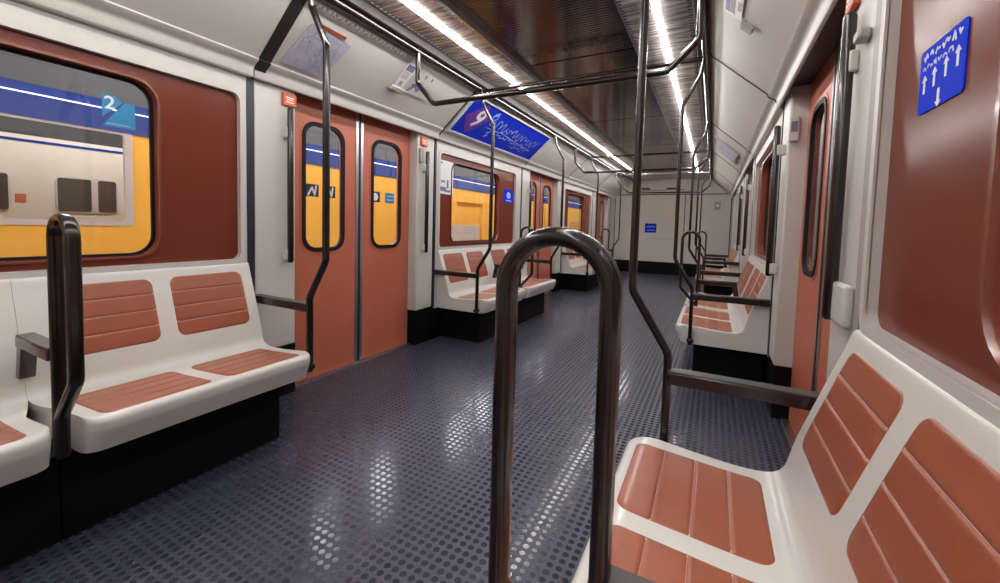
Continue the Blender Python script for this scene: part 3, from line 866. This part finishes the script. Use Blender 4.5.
ring_plate('window_frame', rrect(.23, 1.50, .97, 1.69, .03), rrect(.27, 1.45, 1.01, 1.655, .02), NX+.006, NX-.02, M['frame'], e)
box('underframe', NX-.5, NX-.1, YN0, YN1, -.9, -.5, M['troof'], e)
# second train seen through its window
e2 = empty('cream_train', (-5.1, 3, -.7), 'cream train with dark windows, seen far left through the yellow train', 'train')
box('body_side', -5.12, -5.0, -4, 12, -.5, 1.80, M['cream'], e2)
box('blue_line', -5.0, -4.992, -4, 12, 1.735, 1.76, M['tblue'], e2)
box('upper_band', -5.12, -5.0, -4, 12, 1.80, 2.5, M['troof'], e2)
for y0, y1 in ((.45, 1.30), (1.60, 2.09), (3.0, 3.8)):
    wn = slab('window', rrect(y0, y1, 1.06, 1.43, .07), -5.0, -4.985, M['frame'], e2)
    slab('pane', rrect(y0+.015, y0+(y1-y0)*.55, 1.075, 1.415, .02), -4.986, -4.98, M['twin'], wn)
    slab('pane', rrect(y0+(y1-y0)*.66, y1-.015, 1.075, 1.415, .02), -4.986, -4.98, M['twin'], wn)
box('emblem', -5.0, -4.992, 1.33, 1.40, 1.15, 1.23, M['door'], e2)
o = box('tunnel_wall', 2.35, 2.45, -6, 16, -1, 4, M['concrete']); tag(o, 'grey concrete tunnel wall outside the right windows', 'tunnel wall', kind='structure'); o.name = 'wall_tunnel_right'
o = box('wall_tunnel_left', -6.6, -6.5, -6, 16, -1, 4, M['concrete']); tag(o, kind='structure')
o = box('ground', -6.6, 2.45, -6, 16, -1.0, -.95, M['concrete']); tag(o, kind='structure'); o.name = 'floor_track_bed'
def fill_tube(x, y0, y1, z, m, label, r=.03):  # unseen tubes, added to brighten the trains and the tunnel wall
    e = empty('fill_tube', (x, (y0+y1)/2, z), label, 'lamp', 'added fill tubes outside the car')
    mb = MB(); ns = 8; rg = []
    for yy in (y0, y1): rg.append([(x+r*math.cos(2*PI*k/ns), yy, z+r*math.sin(2*PI*k/ns)) for k in range(ns)])
    mb.add(rg[0]+rg[1], [(k, (k+1) % ns, ns+(k+1) % ns, ns+k) for k in range(ns)]+[tuple(range(ns)), tuple(range(ns, 2*ns))])
    mb.obj('tube', m, e, True); box('fitting', x-.05, x+.05, y0, y1, z+r, z+r+.03, M['grey'], e)
fill_tube(-2.15, -4, 14, 2.75, M['lamp'], 'added white fill tube over the gap between the two trains, above the left windows', .04)
fill_tube(-4.1, -3, 10, 2.25, M['gap_fill'], 'added white fill tube between the yellow train and the cream train', .04)
fill_tube(2.05, -3, 14, 2.75, M['lamp'], 'added white fill tube on the tunnel side outside the right windows', .035)
for k in range(7):
    y = 1.6+1.45*k
    e = empty('station_light_panel', (-3.45, y, 2.95), 'bright station ceiling light panel above the yellow train, seen only mirrored in the floor', 'ceiling light', 'station light panels')
    box('diffuser', -3.95, -2.95, y-.5, y+.5, 2.95, 2.97, M['panel'], e, .004)
    box('frame', -3.99, -2.91, y-.54, y+.54, 2.97, 3.01, M['grey'], e, .004)
o = box('ceiling_station', -6.6, -1.6, -6, 16, 3.4, 3.5, M['concrete']); tag(o, kind='structure')
# lilac reflected light drawn as a glowing line on the neighbour's blue band


# ------------------------------------------------------------------ world, camera, colour
w = bpy.data.worlds.new('World'); sc.world = w; w.use_nodes = True
w.node_tree.nodes['Background'].inputs[0].default_value = (.10, .10, .11, 1)
w.node_tree.nodes['Background'].inputs[1].default_value = .3
cam = bpy.data.cameras.new('camera'); co = bpy.data.objects.new('camera', cam); C.objects.link(co); sc.camera = co
FPX, CY = 408.4, 248.0
VP, HS = (713.58, 231.4), .0274
cam.sensor_width = 36; cam.lens = FPX/1000*36; cam.shift_y = -(291.5-CY)/1000
cam.clip_start = .02
d = Vector((VP[0]-500, -(VP[1]-CY), -FPX)).normalized(); h = Vector((1, -HS, 0))
up = h.cross(d).normalized()
if up.y < 0: up = -up
X = d.cross(up)
R = Matrix((X, d, up)).to_4x4()
co.matrix_world = Matrix.Translation((.944, 0, HZ)) @ R
sc.view_settings.view_transform = 'Standard'; sc.view_settings.look = 'None'; sc.view_settings.gamma = 1
sc.view_settings.use_curve_mapping = False; sc.view_settings.exposure = .70
sc.cycles.use_denoising = True
sc.cycles.max_bounces = 10; sc.cycles.diffuse_bounces = 5; sc.cycles.transparent_max_bounces = 12
sc.cycles.sample_clamp_indirect = 6
